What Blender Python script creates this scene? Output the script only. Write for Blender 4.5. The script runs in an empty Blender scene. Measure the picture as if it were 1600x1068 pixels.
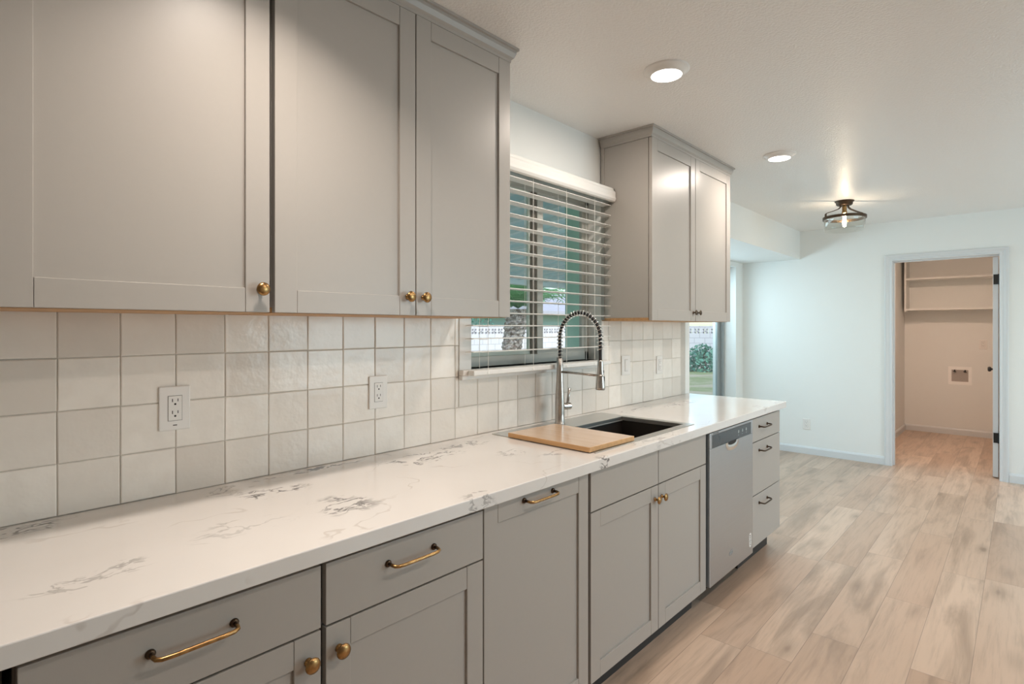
import bpy, bmesh, math, random
from mathutils import Vector, Matrix
random.seed(7)
S = bpy.context.scene
COL = S.collection
PI = math.pi
CEIL = 2.43
FAR = 6.62

# ------------------------------------------------------------------ camera
cd = bpy.data.cameras.new('camera')
cam = bpy.data.objects.new('camera', cd)
COL.objects.link(cam)
cam.location = (1.74, 0.0, 1.372)
cam.rotation_euler = (PI / 2, 0, math.radians(42.7))
cd.sensor_fit = 'HORIZONTAL'
cd.sensor_width = 36
cd.lens = 36 * 865 / 1600
cd.shift_x = 0
cd.shift_y = -22 / 1600
cd.clip_start = 0.02
cd.clip_end = 500
S.camera = cam

# ------------------------------------------------------------------ view / world / sun / daylight
S.view_settings.view_transform = 'Standard'
S.view_settings.look = 'None'
S.view_settings.gamma = 1
S.view_settings.use_curve_mapping = False
S.view_settings.exposure = 0.0
S.render.film_transparent = False
S.cycles.use_denoising = True
S.cycles.max_bounces = 10
S.cycles.diffuse_bounces = 6
S.cycles.sample_clamp_indirect = 4.0
S.cycles.caustics_reflective = False
S.cycles.caustics_refractive = False

W = bpy.data.worlds.new('sky')
S.world = W
W.use_nodes = True
wn = W.node_tree
wn.nodes.clear()
sky = wn.nodes.new('ShaderNodeTexSky')
sky.sky_type = 'NISHITA'
sky.sun_disc = False
sky.sun_elevation = math.radians(48)
sky.sun_rotation = math.radians(120)
bg = wn.nodes.new('ShaderNodeBackground')
bg.inputs['Strength'].default_value = 0.30
wo = wn.nodes.new('ShaderNodeOutputWorld')
wn.links.new(sky.outputs[0], bg.inputs['Color'])
wn.links.new(bg.outputs[0], wo.inputs['Surface'])

sl = bpy.data.lights.new('sun', 'SUN')
sl.energy = 2.9
sl.angle = math.radians(0.6)
sl.color = (1.0, 0.95, 0.88)
so = bpy.data.objects.new('sun', sl)
so.rotation_euler = (math.radians(48), 0, math.radians(62))
so.location = (0, 0, 20)
COL.objects.link(so)

def area(name, loc, direction, sx, sy, power, color, shape='RECTANGLE', spread=180):
    l = bpy.data.lights.new(name, 'AREA')
    l.shape = shape
    l.size = sx
    if shape == 'RECTANGLE':
        l.size_y = sy
    l.energy = power
    l.color = color
    l.spread = math.radians(spread)
    o = bpy.data.objects.new(name, l)
    o.location = loc
    o.rotation_euler = Vector(direction).to_track_quat('-Z', 'Y').to_euler()
    COL.objects.link(o)
    return o

SKYC = (0.68, 0.86, 1.0)
WARM = (1.0, 0.875, 0.77)
# daylight coming in through the glazed door of the alcove and the window in the right wall
area('daylight_at_glass_door', (-1.05, 5.1, 1.80), (1, 0.05, -0.30), 2.3, 0.65, 48, SKYC)
area('daylight_at_right_window', (4.85, 4.2, 1.45), (-1, 0.12, -0.05), 2.6, 1.5, 85, SKYC)

# ------------------------------------------------------------------ mesh helpers
def worldloc(o):
    v = Vector((0, 0, 0))
    while o is not None:
        v += o.location
        o = o.parent
    return v

def obj(name, bm, mat=None, parent=None, smooth=False, bevel=0, seg=2, kind=None, label=None, loc=None, auto=None):
    """link a bmesh (world coordinates) as ONE mesh object"""
    me = bpy.data.meshes.new(name)
    bmesh.ops.recalc_face_normals(bm, faces=bm.faces)
    o = bpy.data.objects.new(name, me)
    COL.objects.link(o)
    base = Vector((0, 0, 0))
    if parent is not None:
        o.parent = parent
        base = worldloc(parent)
    if loc is not None:
        o.location = Vector(loc) - base
        base = Vector(loc)
    elif parent is None:
        xs = [v.co for v in bm.verts]
        c = Vector((sum(v.x for v in xs) / len(xs), sum(v.y for v in xs) / len(xs), min(v.z for v in xs)))
        o.location = c
        base = c
    bmesh.ops.translate(bm, vec=-base, verts=bm.verts)
    if smooth:
        for f in bm.faces:
            f.smooth = True
    bm.to_mesh(me)
    bm.free()
    if mat is not None:
        for m in (mat if isinstance(mat, (list, tuple)) else [mat]):
            me.materials.append(m)
    if bevel:
        m = o.modifiers.new('bevel', 'BEVEL')
        m.width = bevel
        m.segments = seg
        m.limit_method = 'ANGLE'
        m.angle_limit = math.radians(40)
    if kind:
        o['kind'] = kind
    if label:
        o['label'] = label
    return o

def tag(o, label, cat, group=None):
    o['label'] = label
    o['category'] = cat
    if group:
        o['group'] = group
    return o

def thing(name, loc, label, cat, group=None):
    o = bpy.data.objects.new(name, None)
    o.empty_display_size = 0.1
    o.location = loc
    COL.objects.link(o)
    return tag(o, label, cat, group)

def copy_tree(o, parent=None):
    c = o.copy()
    COL.objects.link(c)
    if parent is not None:
        c.parent = parent
    for ch in list(o.children):
        copy_tree(ch, c)
    return c

def B(*boxes):
    bm = bmesh.new()
    for b in boxes:
        box(bm, *b)
    return bm

def box(bm, x0, x1, y0, y1, z0, z1):
    v = [bm.verts.new(p) for p in ((x0, y0, z0), (x1, y0, z0), (x1, y1, z0), (x0, y1, z0),
                                   (x0, y0, z1), (x1, y0, z1), (x1, y1, z1), (x0, y1, z1))]
    for f in ((0, 3, 2, 1), (4, 5, 6, 7), (0, 1, 5, 4), (1, 2, 6, 5), (2, 3, 7, 6), (3, 0, 4, 7)):
        bm.faces.new([v[i] for i in f])
    return v

def frame_of(d):
    d = Vector(d).normalized()
    a = Vector((0, 0, 1)) if abs(d.z) < 0.9 else Vector((1, 0, 0))
    u = d.cross(a).normalized()
    return d, u, d.cross(u).normalized()

def lathe(bm, prof, origin, axis=(0, 0, 1), seg=24, cap=True):
    """prof: [(radius, distance along axis)]"""
    d, u, w = frame_of(axis)
    o = Vector(origin)
    rings = []
    for r, h in prof:
        if r < 1e-6:
            rings.append([bm.verts.new(o + d * h)])
        else:
            rings.append([bm.verts.new(o + d * h + (u * math.cos(2 * PI * k / seg) + w * math.sin(2 * PI * k / seg)) * r) for k in range(seg)])
    for a, b in zip(rings, rings[1:]):
        if len(a) == 1 and len(b) == 1:
            continue
        for k in range(seg):
            k2 = (k + 1) % seg
            if len(a) == 1:
                bm.faces.new((a[0], b[k], b[k2]))
            elif len(b) == 1:
                bm.faces.new((a[k], b[0], a[k2]))
            else:
                bm.faces.new((a[k], b[k], b[k2], a[k2]))
    if cap:
        for r in (rings[0], rings[-1]):
            if len(r) > 2:
                bm.faces.new(r)
    return bm

def tube(bm, pts, r, seg=8, closed=False, flat=None):
    pts = [Vector(p) for p in pts]
    n = len(pts)
    rings = []
    prev = None
    for i, p in enumerate(pts):
        if closed:
            t = pts[(i + 1) % n] - pts[i - 1]
        else:
            t = pts[min(i + 1, n - 1)] - pts[max(i - 1, 0)]
        t.normalize()
        if prev is None:
            _, u, w = frame_of(t)
        else:
            u = (prev - t * prev.dot(t)).normalized()
            w = t.cross(u)
        prev = u
        rr = r[i] if isinstance(r, (list, tuple)) else r
        rings.append([bm.verts.new(p + (u * math.cos(2 * PI * k / seg) + w * math.sin(2 * PI * k / seg)) * rr) for k in range(seg)])
    m = n if closed else n - 1
    for i in range(m):
        a, b = rings[i], rings[(i + 1) % n]
        for k in range(seg):
            k2 = (k + 1) % seg
            bm.faces.new((a[k], a[k2], b[k2], b[k]))
    if not closed:
        bm.faces.new(rings[0])
        bm.faces.new(rings[-1])
    return bm

def extrude_profile(bm, prof, path_pts, outs, ups=(0, 0, 1)):
    """sweep an open/closed profile [(out, up)] along path points with given outward vectors (mitred)"""
    rings = []
    for p, o in zip(path_pts, outs):
        rings.append([bm.verts.new(Vector(p) + Vector(o) * a + Vector(ups) * b) for a, b in prof])
    n = len(prof)
    for A, C in zip(rings, rings[1:]):
        for k in range(n):
            k2 = (k + 1) % n
            bm.faces.new((A[k], A[k2], C[k2], C[k]))
    bm.faces.new(rings[0])
    bm.faces.new(rings[-1])
    return bm

# ------------------------------------------------------------------ material helpers
class NT:
    def __init__(s, name):
        s.m = bpy.data.materials.new(name)
        s.m.use_nodes = True
        s.t = s.m.node_tree
        s.t.nodes.clear()
        s.out = s.t.nodes.new('ShaderNodeOutputMaterial')
    def n(s, typ, **kw):
        nd = s.t.nodes.new(typ)
        ins = kw.pop('ins', {})
        for k, v in kw.items():
            setattr(nd, k, v)
        for k, v in ins.items():
            s.set(nd, k, v)
        return nd
    def set(s, nd, k, v):
        sock = nd.inputs[k]
        if isinstance(v, bpy.types.NodeSocket):
            s.t.links.new(v, sock)
        else:
            if hasattr(sock.default_value, '__len__') and not isinstance(v, str) and hasattr(v, '__len__') and len(v) == 3 and len(sock.default_value) == 4:
                v = (*v, 1)
            sock.default_value = v
    def math(s, op, a, b=None, c=None, clamp=False):
        nd = s.t.nodes.new('ShaderNodeMath')
        nd.operation = op
        nd.use_clamp = clamp
        for i, v in enumerate((a, b, c)):
            if v is not None:
                s.set(nd, i, v)
        return nd.outputs[0]
    def mixc(s, f, a, b, blend='MIX'):
        nd = s.t.nodes.new('ShaderNodeMix')
        nd.data_type = 'RGBA'
        nd.blend_type = blend
        s.set(nd, 0, f)
        s.set(nd, 6, a)
        s.set(nd, 7, b)
        return nd.outputs[2]
    def pos(s):
        g = s.n('ShaderNodeNewGeometry')
        x = s.n('ShaderNodeSeparateXYZ', ins={0: g.outputs['Position']})
        return g.outputs['Position'], x.outputs[0], x.outputs[1], x.outputs[2]
    def comb(s, x, y, z):
        return s.n('ShaderNodeCombineXYZ', ins={0: x, 1: y, 2: z}).outputs[0]
    def noise(s, vec, scale, detail=2, rough=0.5, dist=0.0):
        nd = s.n('ShaderNodeTexNoise', ins={'Scale': scale, 'Detail': detail, 'Roughness': rough, 'Distortion': dist})
        if vec is not None:
            s.set(nd, 'Vector', vec)
        return nd.outputs[0]
    def ramp(s, f, lo, hi):
        return s.n('ShaderNodeMapRange', clamp=True, interpolation_type='SMOOTHSTEP', ins={0: f, 1: lo, 2: hi, 3: 0.0, 4: 1.0}).outputs[0]
    def bump(s, h, strength=0.2, dist=0.01):
        return s.n('ShaderNodeBump', ins={'Height': h, 'Strength': strength, 'Distance': dist}).outputs[0]
    def principled(s, color, rough=0.5, metal=0.0, spec=0.5, normal=None, **extra):
        p = s.n('ShaderNodeBsdfPrincipled')
        s.set(p, 'Base Color', color)
        s.set(p, 'Roughness', rough)
        s.set(p, 'Metallic', metal)
        s.set(p, 'Specular IOR Level', spec)
        if normal is not None:
            s.set(p, 'Normal', normal)
        for k, v in extra.items():
            s.set(p, k, v)
        s.t.links.new(p.outputs[0], s.out.inputs[0])
        return s.m

def plain(name, color, rough=0.5, metal=0.0, spec=0.5, nscale=30, var=0.03, bump=0.0):
    t = NT(name)
    P, x, y, z = t.pos()
    nz = t.noise(P, nscale, 3)
    c = t.mixc(nz, tuple(v * (1 - var) for v in color), tuple(min(1, v * (1 + var)) for v in color))
    nrm = t.bump(t.noise(P, nscale * 4, 3), bump, 0.002) if bump else None
    return t.principled(c, rough, metal, spec, nrm)

def emissive(name, color, strength):
    t = NT(name)
    e = t.n('ShaderNodeEmission', ins={'Color': color, 'Strength': strength})
    t.t.links.new(e.outputs[0], t.out.inputs[0])
    return t.m

def glass(name, tint=(0.94, 0.98, 0.97), f=1.0):
    t = NT(name)
    tr = t.n('ShaderNodeBsdfTransparent', ins={0: tint})
    gl = t.n('ShaderNodeBsdfGlossy', ins={0: (1, 1, 1), 'Roughness': 0.0})
    g = t.n('ShaderNodeNewGeometry')
    dt = t.n('ShaderNodeVectorMath', operation='DOT_PRODUCT', ins={0: g.outputs['Normal'], 1: g.outputs['Incoming']}).outputs['Value']
    sch = t.math('POWER', t.math('SUBTRACT', 1.0, t.math('ABSOLUTE', dt), clamp=True), 5.0)
    fac = t.math('MULTIPLY', t.math('MULTIPLY_ADD', sch, 0.96, 0.04), 0.5 * f)
    mx = t.n('ShaderNodeMixShader', ins={0: fac, 1: tr.outputs[0], 2: gl.outputs[0]})
    t.t.links.new(mx.outputs[0], t.out.inputs[0])
    return t.m

M = {}
M['cabinet'] = plain('cabinet_paint', (0.40, 0.375, 0.345), 0.36, spec=0.5, nscale=60, var=0.015, bump=0.02)
M['carcass'] = plain('cabinet_shadow_paint', (0.13, 0.115, 0.10), 0.6)  # darkened cabinet grey, shade of the door gaps put into the colour
M['plywood'] = None
M['wall'] = plain('wall_paint', (0.80, 0.81, 0.79), 0.55, spec=0.3, nscale=8, var=0.01, bump=0.12)
M['laundry_wall'] = M['wall']
M['trim'] = plain('trim_paint', (0.66, 0.68, 0.69), 0.4, nscale=8, var=0.01)
M['white'] = plain('white_plastic', (0.80, 0.78, 0.75), 0.35, nscale=8, var=0.01)
M['blind'] = plain('blind_white', (0.80, 0.79, 0.76), 0.4, nscale=8, var=0.01)
M['cord'] = plain('cord_white', (0.85, 0.84, 0.80), 0.7)
M['black'] = plain('black_metal', (0.012, 0.012, 0.012), 0.4)
M['dark'] = plain('dark_slot', (0.02, 0.018, 0.016), 0.7)
M['rubber'] = plain('black_rubber', (0.02, 0.02, 0.022), 0.5)
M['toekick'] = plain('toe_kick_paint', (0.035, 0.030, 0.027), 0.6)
M['chrome'] = plain('chrome', (0.75, 0.74, 0.72), 0.12, metal=1)
M['vinyl'] = plain('window_vinyl', (0.47, 0.47, 0.43), 0.45)
M['vinyl_pale'] = plain('pale_vinyl', (0.62, 0.68, 0.62), 0.45)
M['slider_frame'] = plain('grey_door_frame', (0.30, 0.33, 0.33), 0.4)
M['bronze'] = plain('oil_rubbed_bronze', (0.085, 0.055, 0.035), 0.38, metal=0.9)
M['dark_pull'] = plain('dark_bronze_pull', (0.10, 0.075, 0.055), 0.35, metal=1)
M['glass'] = glass('window_glass')
M['drum_glass'] = glass('clear_drum_glass', (0.95, 0.96, 0.95), 1.6)
M['lamp'] = emissive('lamp_lens', (1.0, 0.93, 0.84), 9.0)
M['bulb'] = emissive('bulb_glow', (1.0, 0.80, 0.57), 110.0)

def mk_brass():
    t = NT('antique_brass')
    P, x, y, z = t.pos()
    c = t.mixc(t.ramp(t.noise(P, 90, 3), 0.35, 0.7), (0.42, 0.25, 0.10), (0.24, 0.14, 0.06))
    return t.principled(c, 0.30, 1.0)
M['brass'] = mk_brass()

def mk_steel(name, base, r, axis='z', amt=0.08):
    t = NT(name)
    P, x, y, z = t.pos()
    v = t.comb(t.math('MULTIPLY', x, 400.0 if axis != 'x' else 4.0), t.math('MULTIPLY', y, 400.0 if axis != 'y' else 4.0), t.math('MULTIPLY', z, 400.0 if axis != 'z' else 4.0))
    n = t.noise(v, 1.0, 2)
    c = t.mixc(n, tuple(b * 0.92 for b in base), tuple(min(1, b * 1.08) for b in base))
    rr = t.math('MULTIPLY_ADD', n, amt, r - amt / 2)
    return t.principled(c, rr, 1.0)
M['steel'] = mk_steel('stainless_door', (0.50, 0.53, 0.56), 0.36, 'y')
M['sink_steel'] = mk_steel('sink_steel', (0.62, 0.62, 0.60), 0.32, 'y')
M['faucet'] = mk_steel('brushed_nickel', (0.50, 0.47, 0.44), 0.28, 'z')
M['bowl'] = plain('sink_bowl_gunmetal', (0.022, 0.018, 0.015), 0.45, metal=0.2)

def mk_wood(name, a, b, rough, axis='y', coat=0.0):
    t = NT(name)
    P, x, y, z = t.pos()
    k = 3.0
    v = t.comb(t.math('MULTIPLY', x, 60.0 if axis != 'x' else k), t.math('MULTIPLY', y, 60.0 if axis != 'y' else k), t.math('MULTIPLY', z, 60.0))
    n = t.noise(v, 1.0, 4, 0.6)
    c = t.mixc(t.ramp(n, 0.3, 0.75), a, b)
    return t.principled(c, rough, 0.0, 0.5, None, **({'Coat Weight': coat, 'Coat Roughness': 0.08} if coat else {}))
M['plywood'] = mk_wood('maple_underside', (0.55, 0.32, 0.14), (0.42, 0.22, 0.09), 0.5)
M['board'] = mk_wood('bamboo_board', (0.68, 0.485, 0.33), (0.60, 0.41, 0.26), 0.22, 'x', 0.5)
M['board_edge'] = mk_wood('bamboo_edge', (0.62, 0.36, 0.16), (0.50, 0.28, 0.115), 0.35, 'x')

def mk_ceiling():
    t = NT('ceiling_orange_peel')
    P, x, y, z = t.pos()
    h = t.ramp(t.noise(P, 95, 3, 0.55), 0.38, 0.62)
    nrm = t.bump(h, 0.38, 0.0035)
    return t.principled((0.88, 0.87, 0.85), 0.28, 0.0, 0.45, nrm)
M['ceiling'] = mk_ceiling()

def mk_floor():
    t = NT('oak_plank_floor')
    P, x, y, z = t.pos()
    w, L = 0.182, 1.22
    xs = t.math('DIVIDE', t.math('ADD', x, 0.05), w)
    row = t.math('FLOOR', xs)
    off = t.n('ShaderNodeTexWhiteNoise', noise_dimensions='1D', ins={'W': row}).outputs[0]
    ys = t.math('ADD', t.math('DIVIDE', y, L), t.math('MULTIPLY', off, 7.3))
    colm = t.math('FLOOR', ys)
    wn_ = t.n('ShaderNodeTexWhiteNoise', noise_dimensions='2D', ins={'Vector': t.comb(row, colm, 0.0)})
    rnd = wn_.outputs[0]
    fx = t.math('FRACT', xs)
    fy = t.math('FRACT', ys)
    ex = t.math('MULTIPLY', t.math('MINIMUM', fx, t.math('SUBTRACT', 1.0, fx)), w)
    ey = t.math('MULTIPLY', t.math('MINIMUM', fy, t.math('SUBTRACT', 1.0, fy)), L)
    seam = t.math('SUBTRACT', 1.0, t.ramp(t.math('MINIMUM', ex, ey), 0.0004, 0.0018))
    ro = t.math('MULTIPLY', rnd, 37.0)
    g1 = t.noise(t.comb(t.math('MULTIPLY', x, 70.0), t.math('MULTIPLY', y, 3.5), ro), 1.0, 5, 0.62)
    g2 = t.noise(t.comb(t.math('MULTIPLY', x, 9.0), t.math('MULTIPLY', y, 1.25), ro), 1.0, 4, 0.6, 0.55)
    # cathedral figure and knots
    vo = t.n('ShaderNodeTexVoronoi', feature='F1', ins={'Vector': t.comb(t.math('MULTIPLY', x, 5.2), t.math('MULTIPLY', y, 2.0), ro), 'Scale': 1.0, 'Randomness': 1.0})
    kn = t.math('ADD', vo.outputs[0], t.math('MULTIPLY', t.math('SUBTRACT', g2, 0.5), 0.35))
    knot = t.math('SUBTRACT', 1.0, t.ramp(kn, 0.02, 0.30))
    core = t.math('SUBTRACT', 1.0, t.ramp(kn, 0.0, 0.10))
    c = t.mixc(rnd, (0.475, 0.335, 0.245), (0.625, 0.475, 0.365))
    c = t.mixc(t.ramp(g2, 0.44, 0.70), c, t.mixc(0.60, c, (0.25, 0.18, 0.13)))
    c = t.mixc(t.math('MULTIPLY', t.ramp(g1, 0.45, 0.8), 0.40), c, (0.27, 0.20, 0.15))
    c = t.mixc(t.math('MULTIPLY', knot, 0.46), c, (0.25, 0.18, 0.13))
    c = t.mixc(t.math('MULTIPLY', core, 0.50), c, (0.16, 0.11, 0.08))
    c = t.mixc(t.math('MULTIPLY', seam, 0.55), c, (0.13, 0.10, 0.08))
    hgt = t.math('SUBTRACT', t.math('MULTIPLY', g1, 0.25), seam)
    nrm = t.bump(hgt, 0.25, 0.0012)
    return t.principled(c, t.math('MULTIPLY_ADD', g1, 0.16, 0.26), 0.0, 0.5, nrm)
M['floor'] = mk_floor()

def mk_quartz():
    t = NT('white_quartz_veined')
    P, x, y, z = t.pos()
    wv = t.n('ShaderNodeTexNoise', ins={'Vector': P, 'Scale': 9.0, 'Detail': 3.0})
    warp = t.n('ShaderNodeVectorMath', operation='MULTIPLY_ADD', ins={0: wv.outputs[1], 1: (0.10, 0.16, 0.06), 2: P}).outputs[0]
    # veins: ridges of stretched noise, kept only inside vein fields
    sx = t.n('ShaderNodeMapping', ins={0: warp, 'Rotation': (0, 0, math.radians(-14)), 'Scale': (13.0, 5.5, 13.0)}).outputs[0]
    n1 = t.noise(sx, 1.0, 4, 0.62)
    r1 = t.math('SUBTRACT', 1.0, t.ramp(t.math('ABSOLUTE', t.math('SUBTRACT', n1, 0.5)), 0.004, 0.030))
    n3 = t.noise(sx, 2.3, 3, 0.6)
    fleck = t.ramp(n3, 0.57, 0.62)
    patches = [(0.05, 0.16, 0.05, 0.11, 1.0), (0.034, 0.88, 0.022, 0.17, 1.2), (0.18, 0.69, 0.055, 0.09, 1.0),
               (0.435, 0.77, 0.085, 0.075, 1.0), (0.165, 1.23, 0.075, 0.17, 1.15), (0.12, 1.48, 0.05, 0.13, 0.9),
               (0.33, 1.50, 0.06, 0.07, 0.6), (0.485, 0.20, 0.04, 0.08, 0.45), (0.45, 0.28, 0.04, 0.05, 0.5),
               (0.40, 0.52, 0.06, 0.12, 0.35), (0.13, 2.80, 0.035, 0.20, 0.8), (0.655, 1.68, 0.04, 0.05, 1.0),
               (0.60, 2.15, 0.05, 0.25, 0.45), (0.08, 0.62, 0.05, 0.07, 0.5), (0.64, 1.07, 0.05, 0.06, 0.6),
               (0.20, 3.2, 0.06, 0.2, 0.5), (0.47, 1.62, 0.03, 0.12, 0.6)]
    mask = None
    wob = t.math('MULTIPLY', t.math('SUBTRACT', t.noise(P, 14, 2), 0.5), 1.6)
    for (px, py, rx, ry, st) in patches:
        dx = t.math('DIVIDE', t.math('SUBTRACT', x, px), rx)
        dy = t.math('DIVIDE', t.math('SUBTRACT', y, py), ry)
        d = t.math('SQRT', t.math('ADD', t.math('MULTIPLY', dx, dx), t.math('MULTIPLY', dy, dy)))
        m = t.math('MULTIPLY', t.math('SUBTRACT', 1.0, t.ramp(t.math('ADD', d, wob), 0.55, 1.15)), st)
        mask = m if mask is None else t.math('MAXIMUM', mask, m)
    vein = t.math('MULTIPLY', mask, t.math('MAXIMUM', r1, t.math('MULTIPLY', fleck, 0.8)), clamp=True)
    # long faint hairlines everywhere
    n2 = t.noise(t.n('ShaderNodeMapping', ins={0: warp, 'Rotation': (0, 0, math.radians(18)), 'Scale': (3.2, 1.6, 3.2)}).outputs[0], 1.0, 3, 0.5)
    r2 = t.math('SUBTRACT', 1.0, t.ramp(t.math('ABSOLUTE', t.math('SUBTRACT', n2, 0.52)), 0.0012, 0.007))
    hair = t.math('MULTIPLY', r2, t.ramp(t.noise(P, 5, 2), 0.48, 0.62))
    c = t.mixc(t.noise(P, 5, 3), (0.71, 0.69, 0.665), (0.76, 0.745, 0.725))
    c = t.mixc(t.math('MULTIPLY', hair, 0.40), c, (0.42, 0.37, 0.33))
    c = t.mixc(t.math('MULTIPLY', vein, 0.92), c, (0.13, 0.12, 0.12))
    return t.principled(c, 0.12, 0.0, 0.5)
M['quartz'] = mk_quartz()

def mk_tile():
    t = NT('handmade_glazed_tile')
    P, x, y, z = t.pos()
    a = t.n('ShaderNodeAttribute', attribute_name='tone').outputs[2]
    n = t.noise(P, 16, 3, 0.55)
    n2 = t.noise(P, 60, 2, 0.5)
    c = t.mixc(a, (0.71, 0.66, 0.60), (0.88, 0.84, 0.78))
    c = t.mixc(t.math('MULTIPLY', t.ramp(n, 0.35, 0.7), 0.35), c, (0.74, 0.69, 0.63))
    nrm = t.bump(t.math('ADD', n, t.math('MULTIPLY', n2, 0.15)), 0.25, 0.008)
    return t.principled(c, 0.22, 0.0, 0.5, nrm)
M['tile'] = mk_tile()
M['grout'] = plain('grout', (0.58, 0.54, 0.49), 0.9, nscale=80, var=0.1)

# outdoors
M['stucco'] = plain('pale_green_stucco', (0.50, 0.72, 0.60), 0.9, nscale=40, var=0.05, bump=0.2)
def mk_block():
    t = NT('painted_block_wall')
    P, x, y, z = t.pos()
    br = t.n('ShaderNodeTexBrick', ins={'Vector': t.comb(t.math('ADD', x, y), z, 0.0), 'Color1': (0.80, 0.76, 0.78), 'Color2': (0.74, 0.70, 0.73), 'Mortar': (0.55, 0.52, 0.55), 'Scale': 1.0, 'Mortar Size': 0.012, 'Brick Width': 0.4, 'Row Height': 0.2})
    return t.principled(br.outputs[0], 0.9)
M['block'] = mk_block()
def mk_grass():
    t = NT('dry_lawn')
    P, x, y, z = t.pos()
    n = t.noise(P, 0.9, 4, 0.6)
    n2 = t.noise(P, 25, 3, 0.6)
    c = t.mixc(t.ramp(n, 0.4, 0.62), (0.26, 0.30, 0.15), (0.48, 0.42, 0.33))
    c = t.mixc(t.math('MULTIPLY', n2, 0.4), c, (0.18, 0.22, 0.10))
    return t.principled(c, 1.0, 0.0, 0.1)
M['grass'] = mk_grass()
M['concrete'] = plain('patio_concrete', (0.62, 0.60, 0.57), 0.9, nscale=5, var=0.08)
def mk_bark():
    t = NT('palm_bark')
    P, x, y, z = t.pos()
    n = t.noise(P, 11, 4, 0.65)
    c = t.mixc(t.ramp(n, 0.40, 0.60), (0.16, 0.12, 0.10), (0.46, 0.40, 0.36))
    return t.principled(c, 0.95, 0.0, 0.1)
M['bark'] = mk_bark()
M['frond'] = plain('palm_frond', (0.24, 0.46, 0.24), 0.5, nscale=2, var=0.5)
M['leaf'] = plain('shrub_leaf', (0.10, 0.27, 0.20), 0.6, nscale=4, var=0.4)
M['shingle'] = plain('grey_shingle', (0.50, 0.48, 0.53), 0.9, nscale=6, var=0.12)
M['garage'] = plain('green_siding', (0.34, 0.46, 0.40), 0.8)
M['alum'] = plain('patio_aluminium', (0.72, 0.86, 0.87), 0.5)
M['alum_rib'] = plain('patio_rib', (0.86, 0.90, 0.90), 0.5)

# ------------------------------------------------------------------ the room shell
XW = -0.010          # painted face of the left wall
def struct(name, bm, mat, **k):
    return obj(name, bm, mat, kind='structure', **k)

struct('floor', B((-1.0, 4.72, -3.0, 9.25, -0.10, 0.0)), M['floor'])
struct('ceiling', B((-0.15, 4.72, -3.0, 9.25, CEIL, CEIL + 0.12)), M['ceiling'])

WY0, WY1, WZ0, WZ1 = 1.625, 2.622, 1.195, 2.10     # kitchen window opening
AY0 = 3.765                                         # alcove starts
AX = -0.68
SY0, SY1, SZ1, SX = 3.90, 6.41, 2.07, -0.81        # glass door
struct('wall_left', B(
    (-0.15, XW, -3.0, WY0, 0, CEIL), (-0.15, XW, WY1, AY0, 0, CEIL),
    (-0.15, XW, WY0, WY1, 0, WZ0), (-0.15, XW, WY0, WY1, WZ1, CEIL),
    (-0.95, -0.06, AY0, FAR, 2.125, CEIL),                       # bulkhead over the alcove
    (-0.95, -0.15, AY0 - 0.13, AY0, 0, CEIL),                    # near cheek of the alcove
    (-0.95, AX, AY0, SY0, 0, 2.125), (-0.95, AX, SY1, FAR, 0, 2.125), (-0.95, AX, SY0, SY1, SZ1, 2.125)), M['wall'])
DX0, DX1, DZ = 0.785, 1.585, 2.035
struct('wall_far', B((-0.95, DX0 - 0.02, FAR, FAR + 0.12, 0, CEIL), (DX1 + 0.02, 4.72, FAR, FAR + 0.12, 0, CEIL),
                     (DX0 - 0.02, DX1 + 0.02, FAR, FAR + 0.12, DZ + 0.02, CEIL)), M['wall'])
RY0, RY1, RZ0, RZ1 = 2.8, 5.6, 0.55, 2.1
struct('wall_right', B((4.6, 4.72, -3.0, RY0, 0, CEIL), (4.6, 4.72, RY1, FAR, 0, CEIL), (4.6, 4.72, RY0, RY1, 0, RZ0), (4.6, 4.72, RY0, RY1, RZ1, CEIL)), M['wall'])
struct('wall_back', B((-0.15, 4.72, -3.12, -3.0, 0, CEIL)), M['wall'])
LB = 9.1
struct('wall_laundry_left', B((0.40, 0.565, FAR + 0.12, LB, 0, CEIL)), M['wall'])
struct('wall_laundry_back', B((0.40, 2.55, LB, LB + 0.1, 0, CEIL)), M['wall'])
struct('wall_laundry_right', B((2.45, 2.55, FAR + 0.12, LB, 0, CEIL)), M['wall'])

def baseboard(name, p0, p1, out, h=0.082, t=0.014):
    prof = [(0, 0), (t, 0), (t, h - 0.018), (t * 0.55, h - 0.004), (t * 0.3, h), (0, h)]
    bm = bmesh.new()
    extrude_profile(bm, prof, [p0, p1], [out, out])
    return struct(name, bm, M['trim'])
baseboard('baseboard_far_left', (AX, FAR, 0), (0.725, FAR, 0), (0, -1, 0))
baseboard('baseboard_far_right', (1.649, FAR, 0), (4.6, FAR, 0), (0, -1, 0))
baseboard('baseboard_laundry_back', (0.565, LB, 0), (2.45, LB, 0), (0, -1, 0))
baseboard('baseboard_laundry_left', (0.565, FAR + 0.12, 0), (0.565, LB, 0), (1, 0, 0))
baseboard('baseboard_right', (4.6, -3.0, 0), (4.6, FAR, 0), (-1, 0, 0))
baseboard('baseboard_back', (0, -3.0, 0), (4.6, -3.0, 0), (0, 1, 0))

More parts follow.
